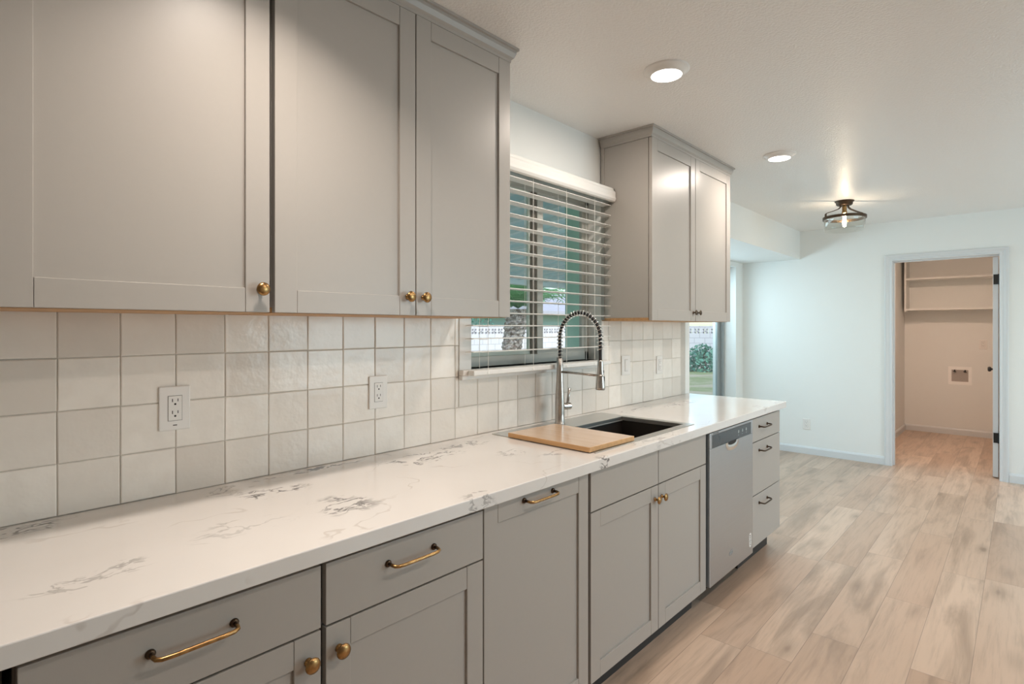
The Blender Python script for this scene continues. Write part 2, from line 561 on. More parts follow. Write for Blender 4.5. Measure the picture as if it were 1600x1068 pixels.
# door casing: moulded profile mitred round the opening (sweep in the wall plane)
def casing(name, x0, x1, zt, wdt, yface):
    prof = [(0.0, 0.0), (0.0, 0.010), (0.008, 0.014), (0.020, 0.010), (0.030, 0.012), (wdt - 0.016, 0.020), (wdt - 0.004, 0.020), (wdt, 0.016), (wdt, 0.0)]
    bm = bmesh.new()
    path = [((x0, yface, 0), (-1, 0, 0)), ((x0, yface, zt), (-1, 0, 1)), ((x1, yface, zt), (1, 0, 1)), ((x1, yface, 0), (1, 0, 0))]
    rings = []
    for p, o in path:
        rings.append([bm.verts.new(Vector(p) + Vector(o) * a + Vector((0, -1, 0)) * b) for a, b in prof])
    n = len(prof)
    for A, C in zip(rings, rings[1:]):
        for k in range(n):
            bm.faces.new((A[k], A[(k + 1) % n], C[(k + 1) % n], C[k]))
    bm.faces.new(rings[0])
    bm.faces.new(rings[-1])
    return struct(name, bm, M['trim'])
casing('trim_1', DX0, DX1, DZ, 0.062, FAR)
struct('trim_2', B((DX0 - 0.02, DX0, FAR, FAR + 0.12, 0, DZ + 0.02), (DX1, DX1 + 0.02, FAR, FAR + 0.12, 0, DZ + 0.02), (DX0, DX1, FAR, FAR + 0.12, DZ, DZ + 0.02),
                   (DX0, DX0 + 0.012, FAR + 0.045, FAR + 0.08, 0, DZ), (DX0 + 0.012, DX1, FAR + 0.045, FAR + 0.08, DZ - 0.012, DZ)), M['trim'])

# laundry door, standing open into the laundry
d1 = obj('door_1', B((1.538, 1.576, FAR + 0.085, FAR + 0.085 + 0.76, 0.012, DZ - 0.015)), M['trim'], kind='structure', bevel=0.002)
bm = bmesh.new()
for zc in (1.815, 0.37):
    box(bm, 1.543, 1.585, FAR + 0.076, FAR + 0.0855, zc - 0.045, zc + 0.045)
    tube(bm, [(1.580, FAR + 0.074, zc - 0.048), (1.580, FAR + 0.074, zc + 0.048)], 0.007, 10)
obj('hinge', bm, M['black'], d1)
bm = bmesh.new()
lathe(bm, [(0.0, 0.0), (0.030, 0.0), (0.030, 0.006), (0.010, 0.010), (0.010, 0.030), (0.022, 0.036), (0.026, 0.048), (0.020, 0.060), (0, 0.062)], (1.538, FAR + 0.085 + 0.70, 0.955), (-1, 0, 0))
obj('door_knob', bm, M['black'], d1, smooth=True)

# ------------------------------------------------------------------ kitchen window
w1 = obj('window_1', B((-0.125, -0.085, WY0, WY0 + 0.035, WZ0, WZ1), (-0.125, -0.085, WY1 - 0.035, WY1, WZ0, WZ1), (-0.125, -0.085, WY0, WY1, WZ0, WZ0 + 0.045), (-0.125, -0.085, WY0, WY1, WZ1 - 0.035, WZ1)), M['vinyl'], kind='structure', bevel=0.002)
def sash(y0, y1, x0, x1, tl, tr):
    return B((x0, x1, y0, y0 + tl, WZ0 + 0.04, WZ1 - 0.03), (x0, x1, y1 - tr, y1, WZ0 + 0.04, WZ1 - 0.03), (x0, x1, y0 + tl, y1 - tr, WZ0 + 0.04, WZ0 + 0.065), (x0, x1, y0 + tl, y1 - tr, WZ1 - 0.06, WZ1 - 0.03))
s1 = obj('window_sash', sash(WY0 + 0.03, 2.176, -0.122, -0.108, 0.034, 0.050), M['vinyl_pale'], w1, label='paler outer sliding sash')
s2 = obj('window_sash', sash(2.172, WY1 - 0.015, -0.104, -0.088, 0.046, 0.046), M['vinyl'], w1)
obj('interlock', B((-0.106, -0.097, 2.139, 2.1715, WZ0 + 0.04, WZ1 - 0.03)), plain('interlock_brown', (0.16, 0.14, 0.115), 0.5), w1, label='dark brown meeting strip')
obj('window_pane', B((-0.117, -0.113, WY0 + 0.06, 2.13, WZ0 + 0.06, WZ1 - 0.055)), M['glass'], s1)
obj('window_pane', B((-0.098, -0.094, 2.214, WY1 - 0.058, WZ0 + 0.06, WZ1 - 0.055)), M['glass'], s2)
# flat white casing round the opening, and the stool
struct('trim_3', B((XW, 0.004, 1.557, WY0, 1.155, 2.16), (XW, 0.004, WY1, 2.645, 1.155, 2.16), (XW, 0.004, WY0, WY1, 1.155, WZ0 - 0.02), (XW, 0.004, WY0, WY1, WZ1, 2.16)), M['white'], bevel=0.0015)
bm = B((-0.085, 0.032, WY0, WY1, WZ0 - 0.022, WZ0), (0.004, 0.032, 1.552, WY0, WZ0 - 0.022, WZ0), (0.004, 0.026, 1.552, 2.62, WZ0 - 0.042, WZ0 - 0.0225))
struct('trim_4', bm, M['white'], bevel=0.003)

# horizontal blind in front of the window
bl = thing('window_blind', (0.05, 2.10, 1.19), 'white two-inch horizontal slat blind with moulded valance hanging over the sink window', 'blind')
by0, by1 = 1.575, 2.615
bm = bmesh.new()
prof = [(0.082, 2.062), (0.094, 2.066), (0.101, 2.078), (0.097, 2.092), (0.097, 2.116), (0.089, 2.126), (0.089, 2.137), (0.082, 2.137)]
ringA = [bm.verts.new((a, by0 - 0.01, b)) for a, b in prof]
ringB = [bm.verts.new((a, by1 + 0.004, b)) for a, b in prof]
for k in range(len(prof)):
    k2 = (k + 1) % len(prof)
    bm.faces.new((ringA[k], ringA[k2], ringB[k2], ringB[k]))
bm.faces.new(ringA); bm.faces.new(ringB)
box(bm, 0.005, 0.089, by1 - 0.006, by1 + 0.004, 2.066, 2.137)
box(bm, 0.005, 0.089, by0 - 0.01, by0, 2.066, 2.137)
obj('valance', bm, M['blind'], bl, bevel=0.001)
obj('headrail', B((0.012, 0.066, by0 + 0.01, by1 - 0.01, 2.078, 2.125)), M['blind'], bl)
bm = bmesh.new()
zs = [2.047 - 0.0555 * i for i in range(15)]
for zc in zs:
    tilt = math.radians(2)
    n = 6
    top, bot = [], []
    for i in range(n + 1):
        u = -0.025 + 0.05 * i / n
        cam_ = 0.0022 * (1 - (u / 0.025) ** 2)
        xx = 0.044 + u * math.cos(tilt)
        zz = zc + u * math.sin(tilt) + cam_
        top.append((xx, zz + 0.0014)); bot.append((xx, zz - 0.0014))
    pr = top + bot[::-1]
    A = [bm.verts.new((a, by0, b)) for a, b in pr]
    C = [bm.verts.new((a, by1, b)) for a, b in pr]
    m = len(pr)
    for k in range(m):
        bm.faces.new((A[k], A[(k + 1) % m], C[(k + 1) % m], C[k]))
    bm.faces.new(A); bm.faces.new(C)
obj('slats', bm, M['blind'], bl)
obj('bottom_rail', B((0.034, 0.072, by0, by1, 1.172, 1.194)), M['blind'], bl, bevel=0.004)
for yc in (1.66, 1.955, 2.21, 2.455):
    bm = bmesh.new()
    for xx in (0.018, 0.071):
        tube(bm, [(xx, yc, 2.08), (xx, yc, 1.19 if xx > 0.03 else 1.20)], 0.0011, 5)
    for zc in zs:
        tube(bm, [(0.018, yc, zc - 0.003), (0.071, yc, zc - 0.003)], 0.0007, 4)
    lathe(bm, [(0, 0), (0.006, 0), (0.006, 0.002), (0, 0.002)], (0.0715, yc, 1.183), (1, 0, 0), 12, cap=False)
    obj('ladder_cord', bm, M['cord'], bl)

# ------------------------------------------------------------------ glass door of the alcove
fr = 0.05
w2 = obj('window_2', B((SX - 0.06, SX, SY0, SY0 + fr, 0, SZ1), (SX - 0.06, SX, SY1 - fr, SY1, 0, SZ1), (SX - 0.06, SX, SY0 + fr, SY1 - fr, 0, 0.05), (SX - 0.06, SX, SY0 + fr, SY1 - fr, SZ1 - fr, SZ1)), M['slider_frame'], kind='structure', bevel=0.003)
ym = 0.5 * (SY0 + SY1)
def leaf_bm(y0, y1, x0, x1, t=0.085):
    return B((x0, x1, y0, y0 + t, 0.03, SZ1 - 0.04), (x0, x1, y1 - t, y1, 0.03, SZ1 - 0.04), (x0, x1, y0 + t, y1 - t, 0.03, 0.12), (x0, x1, y0 + t, y1 - t, SZ1 - 0.11, SZ1 - 0.04))
l1 = obj('door_leaf', leaf_bm(SY0 + 0.04, ym + 0.03, SX - 0.028, SX - 0.006), M['slider_frame'], w2)
l2 = obj('door_leaf', leaf_bm(ym - 0.03, SY1 - 0.04, SX - 0.055, SX - 0.033), M['slider_frame'], w2)
obj('door_pane', B((SX - 0.019, SX - 0.015, SY0 + 0.12, ym - 0.05, 0.115, SZ1 - 0.105)), M['glass'], l1)
obj('door_pane', B((SX - 0.046, SX - 0.042, ym + 0.05, SY1 - 0.12, 0.115, SZ1 - 0.105)), M['glass'], l2)

# window in the right wall (out of frame, gives the room its cool light)
w3 = obj('window_3', B((4.63, 4.69, RY0, RY0 + 0.05, RZ0, RZ1), (4.63, 4.69, RY1 - 0.05, RY1, RZ0, RZ1), (4.63, 4.69, RY0, RY1, RZ0, RZ0 + 0.05), (4.63, 4.69, RY0, RY1, RZ1 - 0.05, RZ1), (4.63, 4.69, 4.17, 4.23, RZ0, RZ1)), M['white'], kind='structure')
obj('window_pane', B((4.658, 4.662, RY0 + 0.05, 4.17, RZ0 + 0.05, RZ1 - 0.05)), M['glass'], w3)
obj('window_pane', B((4.658, 4.662, 4.23, RY1 - 0.05, RZ0 + 0.05, RZ1 - 0.05)), M['glass'], w3)

# ------------------------------------------------------------------ backsplash tiles
def backsplash():
    bm = bmesh.new()
    lay = bm.loops.layers.float_color.new('tone')
    zj = [0.9093, 1.038, 1.167, 1.298, 1.428]
    P0 = 0.1295
    k0 = -6
    yj = []
    y = 0.241 + P0 * k0
    while y < 3.69:
        yj.append(y)
        y += P0
    yj[-1] = min(yj[-1], 3.685)
    rng = random.Random(11)
    def tile(y0, y1, z0, z1):
        g = 0.0010
        tone = rng.choice([0.15, 0.35, 0.55, 0.6, 0.7, 0.8, 0.9, 1.0]) + rng.uniform(-0.08, 0.08)
        if z0 > 1.25:  # top row toned down, shade under the upper cabinets put into its colour
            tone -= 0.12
        c = []
        for (yy, zz) in ((y0 + g, z0 + g), (y1 - g, z0 + g), (y1 - g, z1 - g), (y0 + g, z1 - g)):
            c.append((yy + rng.uniform(-1, 1) * 0.0009, zz + rng.uniform(-1, 1) * 0.0009, rng.uniform(-0.0006, 0.0006)))
        cy, cz = 0.5 * (y0 + y1), 0.5 * (z0 + z1)
        back = [bm.verts.new((-0.006, a, b)) for a, b, d in c]
        mid = [bm.verts.new((-0.0012 + d, a, b)) for a, b, d in c]
        ins = [bm.verts.new((0.0004 + d, a + (0.0022 if a < cy else -0.0022), b + (0.0022 if b < cz else -0.0022))) for a, b, d in c]
        fs = [bm.faces.new(ins)]
        for k in range(4):
            k2 = (k + 1) % 4
            fs.append(bm.faces.new((mid[k], mid[k2], ins[k2], ins[k])))
            fs.append(bm.faces.new((back[k], back[k2], mid[k2], mid[k])))
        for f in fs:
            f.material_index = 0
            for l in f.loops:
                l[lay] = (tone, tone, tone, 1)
    for a, b in zip(yj, yj[1:]):
        for r in range(4):
            z0, z1 = zj[r], zj[r + 1]
            y0, y1 = a, b
            if z1 > 1.16 and y1 > 1.557 and y0 < 2.645:
                if y0 < 1.545 :
                    if z0 > 1.15:
                        y1 = 1.556
                    else:
                        tile(y0, 1.556, z0, z1); tile(1.557, y1, z0, 1.154); continue
                elif y1 > 2.657:
                    if z0 > 1.15:
                        y0 = 2.646
                    else:
                        tile(y0, 2.645, z0, 1.154); tile(2.646, y1, z0, z1); continue
                else:
                    if z0 > 1.15:
                        continue
                    z1 = 1.154
            if y1 - y0 > 0.012:
                tile(y0, y1, z0, z1)
    y0 = yj[0]
    for (a, b, c, d) in ((y0, 1.556, 0.910, 1.428), (1.556, 2.646, 0.910, 1.154), (2.646, 3.685, 0.910, 1.428)):
        v = [bm.verts.new(p) for p in ((-0.0035, a, c), (-0.0035, b, c), (-0.0035, b, d), (-0.0035, a, d))]
        f = bm.faces.new(v)
        f.material_index = 1
    box_faces0 = len(bm.faces)
    o = obj('tile_backsplash', bm, [M['tile'], M['grout']])
    return tag(o, 'off-white square handmade tile backsplash running between the worktop and the upper cabinets', 'backsplash')
backsplash()

# ------------------------------------------------------------------ worktop
CT, CB, CF = 0.909, 0.871, 0.645
SKX0, SKX1, SKY0, SKY1 = 0.060, 0.565, 1.735, 2.520   # cut-out
def worktop():
    bm = bmesh.new()
    xs = [XW + 0.001, SKX0, SKX1, CF]
    ys = [-0.56, SKY0, SKY1, 3.735]
    V = {}
    for zi, z in enumerate((CB, CT)):
        for i, x in enumerate(xs):
            for j, y in enumerate(ys):
                V[i, j, zi] = bm.verts.new((x, y, z))
    for zi in (0, 1):
        for i in range(3):
            for j in range(3):
                if (i, j) != (1, 1):
                    bm.faces.new((V[i, j, zi], V[i + 1, j, zi], V[i + 1, j + 1, zi], V[i, j + 1, zi]))
    for j in range(3):
        for i in (0, 3):
            bm.faces.new((V[i, j, 0], V[i, j + 1, 0], V[i, j + 1, 1], V[i, j, 1]))
    for i in range(3):
        for j in (0, 3):
            bm.faces.new((V[i, j, 0], V[i + 1, j, 0], V[i + 1, j, 1], V[i, j, 1]))
    for (a, b) in (((1, 1), (2, 1)), ((2, 1), (2, 2)), ((2, 2), (1, 2)), ((1, 2), (1, 1))):
        bm.faces.new((V[a[0], a[1], 0], V[b[0], b[1], 0], V[b[0], b[1], 1], V[a[0], a[1], 1]))
    o = obj('worktop', bm, M['quartz'], bevel=0.0025)
    return tag(o, 'long white quartz worktop with grey broken veins on the base cabinets', 'countertop')
worktop()

# ------------------------------------------------------------------ cabinet hardware
def knob(p, out, parent, scale=1.0, mat=None):
    bm = bmesh.new()
    prof = [(0.0, 0.0), (0.009, 0.0), (0.009, 0.002), (0.0055, 0.004), (0.0042, 0.011), (0.005, 0.0155), (0.0140, 0.0180), (0.0170, 0.0205), (0.0162, 0.0235), (0.010, 0.0265), (0.0, 0.0275)]
    lathe(bm, [(r * scale, h * scale) for r, h in prof], p, out, 24)
    return obj('knob', bm, mat or M['brass'], parent, smooth=True, label=None if mat else 'round antique brass knob')

def pull(yc, zc, xface, length, parent, mat):
    bm = bmesh.new()
    h = length / 2
    st = 0.030
    r = 0.0042
    pts = [(xface, yc - h, zc), (xface + st * 0.55, yc - h, zc), (xface + st * 0.85, yc - h + 0.002, zc - 0.001), (xface + st, yc - h + 0.010, zc - 0.002)]
    pts += [(xface + st + 0.001, yc - h + 0.012 + (length - 0.024) * i / 8, zc - 0.0025) for i in range(1, 8)]
    pts += [(xface + st, yc + h - 0.010, zc - 0.002), (xface + st * 0.85, yc + h - 0.002, zc - 0.001), (xface + st * 0.55, yc + h, zc), (xface, yc + h, zc)]
    tube(bm, pts, r, 10)
    for f in bm.faces:
        f.material_index = 1 if f.calc_center_median().x < xface + 0.017 else 0
    n0 = len(bm.faces)
    for s in (-1, 1):
        lathe(bm, [(0, 0), (0.0085, 0.0), (0.0085, 0.003), (0.0065, 0.0055), (0.005, 0.006)], (xface, yc + s * h, zc), (1, 0, 0), 16)
    bm.faces.ensure_lookup_table()
    for f in bm.faces[n0:]:
        f.material_index = 1
    return obj('pull_handle', bm, [mat, M['bronze']], parent, smooth=True)

def shaker(y0, y1, z0, z1, xf, parent, name='door', st=0.060, th=0.019, rail=None):
    """shaker front: two stiles, two rails, recessed flat panel"""
    rl = rail or st
    e = 0.0007
    bm = B((xf - th, xf, y0, y0 + st, z0, z1), (xf - th, xf, y1 - st, y1, z0, z1),
           (xf - th, xf - 0.0003, y0 + st + e, y1 - st - e, z0, z0 + rl), (xf - th, xf - 0.0003, y0 + st + e, y1 - st - e, z1 - rl, z1),
           (xf - th + 0.002, xf - 0.0075, y0 + st - 0.004, y1 - st + 0.004, z0 + rl - 0.004, z1 - rl + 0.004))
    return obj(name, bm, M['cabinet'], parent, bevel=0.0009, seg=1)

def slab(y0, y1, z0, z1, xf, parent, name='drawer_front', th=0.019):
    return obj(name, B((xf - th, xf, y0, y1, z0, z1)), M['cabinet'], parent, bevel=0.0012)

BF = 0.62
G = 0.0015
def base_cabinet(y0, y1, label, end_right=False):
    c = thing('base_cabinet', (0.31, 0.5 * (y0 + y1), 0), label, 'cabinet', 'base cabinets under the worktop')
    t = 0.018
    xb, xf = 0.004, 0.598
    bm = B((xb, xf, y0, y0 + t, 0.112, 0.870), (xb, xf, y1 - t, y1, 0.112, 0.870), (xb, xf, y0 + t, y1 - t, 0.112, 0.130), (xb, xb + 0.006, y0 + t, y1 - t, 0.130, 0.870), (xf - 0.05, xf, y0 + t, y1 - t, 0.845, 0.862))
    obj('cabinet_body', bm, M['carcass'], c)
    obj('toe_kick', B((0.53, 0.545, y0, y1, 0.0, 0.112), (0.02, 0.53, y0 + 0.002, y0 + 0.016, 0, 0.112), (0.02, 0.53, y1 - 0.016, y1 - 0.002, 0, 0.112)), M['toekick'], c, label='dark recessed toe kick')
    return c

ZT, ZB, ZS = 0.856, 0.113, 0.716
# cabinet 1
c = base_cabinet(0.104, 0.606, 'base cabinet nearest the camera, one drawer over a door with knob at right')
d = slab(0.108, 0.602, ZS + 0.005, ZT, BF, c)
pull(0.352, 0.803, BF, 0.140, d, M['brass'])
d = shaker(0.108, 0.602, ZB, ZS, BF, c)
knob((BF, 0.573, 0.660), (1, 0, 0), d)
# cabinet 2
c = base_cabinet(0.609, 1.094, 'second base cabinet from the camera, drawer over a door with knob at left')
d = slab(0.614, 1.093, ZS + 0.005, ZT, BF, c)
pull(0.845, 0.807, BF, 0.140, d, M['brass'])
d = shaker(0.614, 1.093, ZB, ZS, BF, c)
knob((BF, 0.645, 0.660), (1, 0, 0), d)
# cabinet 3, pull-out
c = base_cabinet(1.096, 1.612, 'tall pull-out base cabinet with one full-height shaker front and brass bar pull')
d = shaker(1.0975, 1.608, ZB, ZT + 0.006, BF, c, 'pull_out_front', st=0.056)
pull(1.338, 0.845, BF, 0.140, d, M['brass'])
# sink base
c = base_cabinet(1.615, 2.594, 'wide sink base cabinet under the sink with two blank fronts and two knobbed doors')
slab(1.624, 2.115, ZS + 0.005, ZT + 0.008, BF, c, 'blank_front')
slab(2.119, 2.588, ZS + 0.005, ZT + 0.008, BF, c, 'blank_front')
d = shaker(1.624, 2.115, ZB, ZS, BF, c)
knob((BF, 2.088, 0.662), (1, 0, 0), d, 0.95)
d = shaker(2.119, 2.588, ZB, ZS, BF, c)
knob((BF, 2.146, 0.662), (1, 0, 0), d, 0.95)
# three-drawer cabinet
c = base_cabinet(3.192, 3.684, 'three-drawer base cabinet at the far end of the worktop, beside the dishwasher')
obj('end_panel', B((0.004, 0.600, 3.6845, 3.690, 0.112, 0.870)), M['cabinet'], c)
for (z0, z1) in ((0.724, 0.856), (0.421, 0.719), (0.128, 0.416)):
    d = slab(3.198, 3.688, z0, z1, BF, c)
    pull(3.385, z1 - 0.052, BF, 0.135, d, M['dark_pull'])

# under-counter appliance at the near end
a = thing('undercounter_cooler', (0.3, -0.2, 0), 'dark blue-grey glass-fronted appliance under the near left end of the worktop', 'appliance')
M['cooler'] = plain('dark_appliance', (0.05, 0.065, 0.075), 0.25)
obj('appliance_body', B((0.02, 0.58, -0.50, 0.094, 0.03, 0.866)), M['black'], a)
obj('appliance_door', B((0.583, 0.612, -0.497, 0.088, 0.11, 0.858)), M['cooler'], a, bevel=0.004)
for fx_, fy_ in ((0.05, -0.48), (0.05, 0.03), (0.50, -0.48), (0.50, 0.03)):
    obj('foot', B((fx_, fx_ + 0.04, fy_, fy_ + 0.04, 0, 0.03)), M['black'], a)

# ------------------------------------------------------------------ dishwasher
dw = thing('dishwasher', (0.31, 2.89, 0), 'stainless steel dishwasher with dark control strip between sink cabinet and drawers', 'dishwasher')
obj('tub', B((0.03, 0.585, 2.60, 3.186, 0.10, 0.862)), M['dark'], dw)
obj('kick_plate', B((0.50, 0.515, 2.602, 3.184, 0.0, 0.10)), M['black'], dw)
XD = 0.632
dr = obj('door', B((0.588, XD, 2.606, 3.184, 0.118, 0.786), (0.588, XD, 2.606, 2.632, 0.7862, 0.862), (0.588, XD, 3.158, 3.184, 0.7862, 0.862), (0.588, XD, 2.632, 3.158, 0.850, 0.862)), M['steel'], dw, bevel=0.002)
M['panel'] = plain('dark_control_glass', (0.045, 0.060, 0.070), 0.2)
cp = obj('control_panel', B((0.590, XD - 0.001, 2.6325, 3.1575, 0.7865, 0.8495)), M['panel'], dw, bevel=0.001)
M['print'] = plain('pale_print', (0.30, 0.33, 0.34), 0.5)
for yy in (2.975, 3.030, 3.085):
    bm = bmesh.new()
    lathe(bm, [(0, 0), (0.009, 0), (0.009, 0.0008), (0, 0.0008)], (XD - 0.001, yy, 0.822), (1, 0, 0), 16, cap=False)
    box(bm, XD - 0.0012, XD - 0.0004, yy - 0.007, yy + 0.007, 0.803, 0.806)
    obj('button', bm, M['print'], cp)
bm = bmesh.new()
for i, wd in enumerate((0.006, 0.005, 0.003, 0.005, 0.003, 0.005, 0.005, 0.004, 0.004)):
    yy = 2.645 + i * 0.0075
    box(bm, XD - 0.0003, XD + 0.0004, yy, yy + wd, 0.8535, 0.8585)
obj('lettering', bm, M['black'], dr)
# pocket handle
bm = bmesh.new()
N = 14
out, inn, deep = [], [], []
for i in range(N + 1):
    a_ = PI * i / N
    yy = 2.885 - 0.085 * math.cos(a_)
    zz = 0.787 - 0.046 * (math.sin(a_) ** 0.6)
    out.append(bm.verts.new((XD + 0.001, yy, zz)))
    yy2 = 2.885 - 0.076 * math.cos(a_)
    zz2 = 0.787 - 0.038 * (math.sin(a_) ** 0.6)
    inn.append(bm.verts.new((XD + 0.004, yy2, zz2)))
    deep.append(bm.verts.new((XD + 0.0008, 2.885 - 0.055 * math.cos(a_), 0.787 - 0.018 * (math.sin(a_) ** 0.6))))
for i in range(N):
    bm.faces.new((out[i], out[i + 1], inn[i + 1], inn[i]))
    bm.faces.new((inn[i], inn[i + 1], deep[i + 1], deep[i]))
hp = obj('pocket_handle', bm, M['chrome'], dr, smooth=True)
bm = bmesh.new()
vs = [bm.verts.new((XD + 0.0009, 2.885 - 0.055 * math.cos(PI * i / N), 0.787 - 0.018 * (math.sin(PI * i / N) ** 0.6))) for i in range(N + 1)]
bm.faces.new(vs)
obj('pocket_shade', bm, M['dark'], hp)  # flat dark face on the solid door, painted shade of a handle pocket
bm = bmesh.new()
ring = [(XD + 0.0006, 2.872 + 0.026 * math.cos(2 * PI * k / 20), 0.214 + 0.011 * math.sin(2 * PI * k / 20) + 0.006 * math.cos(2 * PI * k / 20)) for k in range(3, 19)]
tube(bm, ring, 0.0012, 5)
box(bm, XD, XD + 0.0006, 2.855, 2.893, 0.212, 0.217)
obj('emblem', bm, M['print'], dr)
bm = bmesh.new()
pts = []
for k in range(20):
    a_ = 2 * PI * k / 20
    pts.append((0.017 * math.cos(a_), (0.022 if math.sin(a_) > 0 else -0.022) + 0.017 * math.sin(a_)))
f = bm.faces.new([bm.verts.new((XD + 0.0002, 3.142 + a, 0.200 + b)) for a, b in pts])
e = bmesh.ops.extrude_face_region(bm, geom=[f])
bmesh.ops.translate(bm, vec=(0.0006, 0, 0), verts=[v for v in e['geom'] if isinstance(v, bmesh.types.BMVert)])
st = obj('sticker', bm, M['white'], dr)
bm = bmesh.new()
for i in range(6):
    z = 0.226 - i * 0.010
    box(bm, XD + 0.0007, XD + 0.0011, 3.133 + 0.002 * (i % 3), 3.151 - 0.002 * ((i + 1) % 2), z - 0.0025, z + 0.0015)
obj('sticker_print', bm, M['dark'], st)

# ------------------------------------------------------------------ upper cabinets
UF = 0.315
UZ0, UZ1 = 1.412, 2.374
def crown(name, ya, yb, parent, left_ret, right_ret):
    x = UF - 0.004
    prof = [(0.0, 0.0), (0.003, 0.0), (0.004, 0.010), (0.012, 0.018), (0.018, 0.034), (0.019, 0.044), (0.026, 0.045), (0.026, 0.0545), (0.0, 0.0545)]
    bm = bmesh.new()
    path = []
    z = UZ1 + 0.001
    if left_ret:
        path += [((0.0, ya, z), (0, -1, 0)), ((x, ya, z), (1, -1, 0))]
    else:
        path += [((x, ya, z), (1, 0, 0))]
    if right_ret:
        path += [((x, yb, z), (1, 1, 0)), ((0.0, yb, z), (0, 1, 0))]
    else:
        path += [((x, yb, z), (1, 0, 0))]
    extrude_profile(bm, prof, [p for p, o in path], [o for p, o in path])
    return obj(name, bm, M['cabinet'], parent)

def upper_body(c, y0, y1, scribe=None):
    xf = UF - 0.0225
    bm = B((0.002, xf, y0, y0 + 0.016, UZ0 + 0.0145, UZ1), (0.002, xf, y1 - 0.016, y1, UZ0 + 0.0145, UZ1), (0.002, xf, y0 + 0.016, y1 - 0.016, UZ1 - 0.016, UZ1), (0.002, 0.008, y0 + 0.016, y1 - 0.016, UZ0 + 0.03, UZ1 - 0.016))
    obj('cabinet_body', bm, M['cabinet'], c)
    obj('gap_shade_sheet', B((xf - 0.004, xf, y0 + 0.016, y1 - 0.016, UZ0 + 0.024, UZ1 - 0.016)), M['carcass'], c)  # solid dark sheet, stands in for the shade seen between the doors
    obj('bottom_panel', B((0.002, xf, y0, y1, UZ0 - 0.0015, UZ0 + 0.014)), M['plywood'], c, label='unpainted maple underside')

GR = 'grey upper wall cabinets'
c = thing('upper_cabinet', (0.165, 0.365, UZ0), 'upper wall cabinet nearest the camera, one grey shaker door with brass knob at its right', 'cabinet', GR)
upper_body(c, 0.098, 0.6245)
d = shaker(0.101, 0.6245, UZ0, UZ1, UF, c)
knob((UF, 0.600, 1.470), (1, 0, 0), d)
crown('crown_moulding', 0.098, 0.6310, c, False, False)
c = thing('upper_cabinet', (0.165, 1.07, UZ0), 'two-door upper wall cabinet left of the sink window with paired brass knobs', 'cabinet', GR)
upper_body(c, 0.6380, 1.534)
d = shaker(0.638, 1.090, UZ0, UZ1, UF, c)
knob((UF, 1.059, 1.470), (1, 0, 0), d)
d = shaker(1.094, 1.534, UZ0, UZ1, UF, c)
knob((UF, 1.121, 1.470), (1, 0, 0), d)
crown('crown_moulding', 0.6312, 1.536, c, False, True)
c = thing('upper_cabinet', (0.165, 3.12, UZ0), 'two-door upper wall cabinet right of the sink window with small dark knobs', 'cabinet', GR)
upper_body(c, 2.625, 3.677)
obj('scribe_strip', B((0.001, 0.022, 2.621, 2.6245, UZ0 + 0.004, UZ1)), M['cabinet'], c)
d = shaker(2.625, 3.145, UZ0, UZ1, UF, c)
knob((UF, 3.118, 1.462), (1, 0, 0), d, 0.9, M['dark_pull'])
d = shaker(3.150, 3.677, UZ0, UZ1, UF, c)
knob((UF, 3.177, 1.462), (1, 0, 0), d, 0.9, M['dark_pull'])
crown('crown_moulding', 2.625, 3.677, c, True, True)

# ------------------------------------------------------------------ sink, board, faucet
sk = thing('kitchen_sink', (0.31, 2.12, 0.66), 'rectangular stainless drop-in workstation sink with dark bowl set in the white worktop', 'sink')
RX0, RX1, RYA, RYB = 0.040, 0.582, 1.712, 2.545
BX0, BX1, BYA, BYB = 0.205, 0.545, 1.750, 2.505
bm = bmesh.new()
xs = [RX0, BX0, BX1, RX1]; ys = [RYA, BYA, BYB, RYB]
zr0, zr1 = CT + 0.0006, CT + 0.0030
V = {}
for zi, z in enumerate((zr0, zr1)):
    for i, x in enumerate(xs):
        for j, y in enumerate(ys):
            V[i, j, zi] = bm.verts.new((x, y, z))
for zi in (0, 1):
    for i in range(3):
        for j in range(3):
            if (i, j) != (1, 1):
                bm.faces.new((V[i, j, zi], V[i + 1, j, zi], V[i + 1, j + 1, zi], V[i, j + 1, zi]))
for j in range(3):
    for i in (0, 3):
        bm.faces.new((V[i, j, 0], V[i, j + 1, 0], V[i, j + 1, 1], V[i, j, 1]))
for i in range(3):
    for j in (0, 3):
        bm.faces.new((V[i, j, 0], V[i + 1, j, 0], V[i + 1, j, 1], V[i, j, 1]))
for (p, q) in (((1, 1), (2, 1)), ((2, 1), (2, 2)), ((2, 2), (1, 2)), ((1, 2), (1, 1))):
    bm.faces.new((V[p[0], p[1], 0], V[q[0], q[1], 0], V[q[0], q[1], 1], V[p[0], p[1], 1]))
obj('rim', bm, M['sink_steel'], sk, bevel=0.0008)
z2 = 0.675
t = 0.003
obj('bowl', B((BX0 - t, BX0, BYA - t, BYB + t, z2, zr0), (BX1, BX1 + t, BYA - t, BYB + t, z2, zr0), (BX0, BX1, BYA - t, BYA, z2, zr0), (BX0, BX1, BYB, BYB + t, z2, zr0), (BX0, BX1, BYA, BYB, z2, z2 + t)), M['bowl'], sk, label='dark gunmetal sink bowl')
lg = 0.005
obj('ledge', B((BX0, BX0 + lg, BYA, BYB, CT - 0.020, CT - 0.016), (BX1 - lg, BX1, BYA, BYB, CT - 0.020, CT - 0.016), (BX0 - 0.0005, BX0 + 0.0015, BYA, BYB, CT - 0.016, zr0), (BX0, BX1, BYB - 0.0015, BYB + 0.0005, CT - 0.016, zr0)), M['sink_steel'], sk)
bm = bmesh.new()
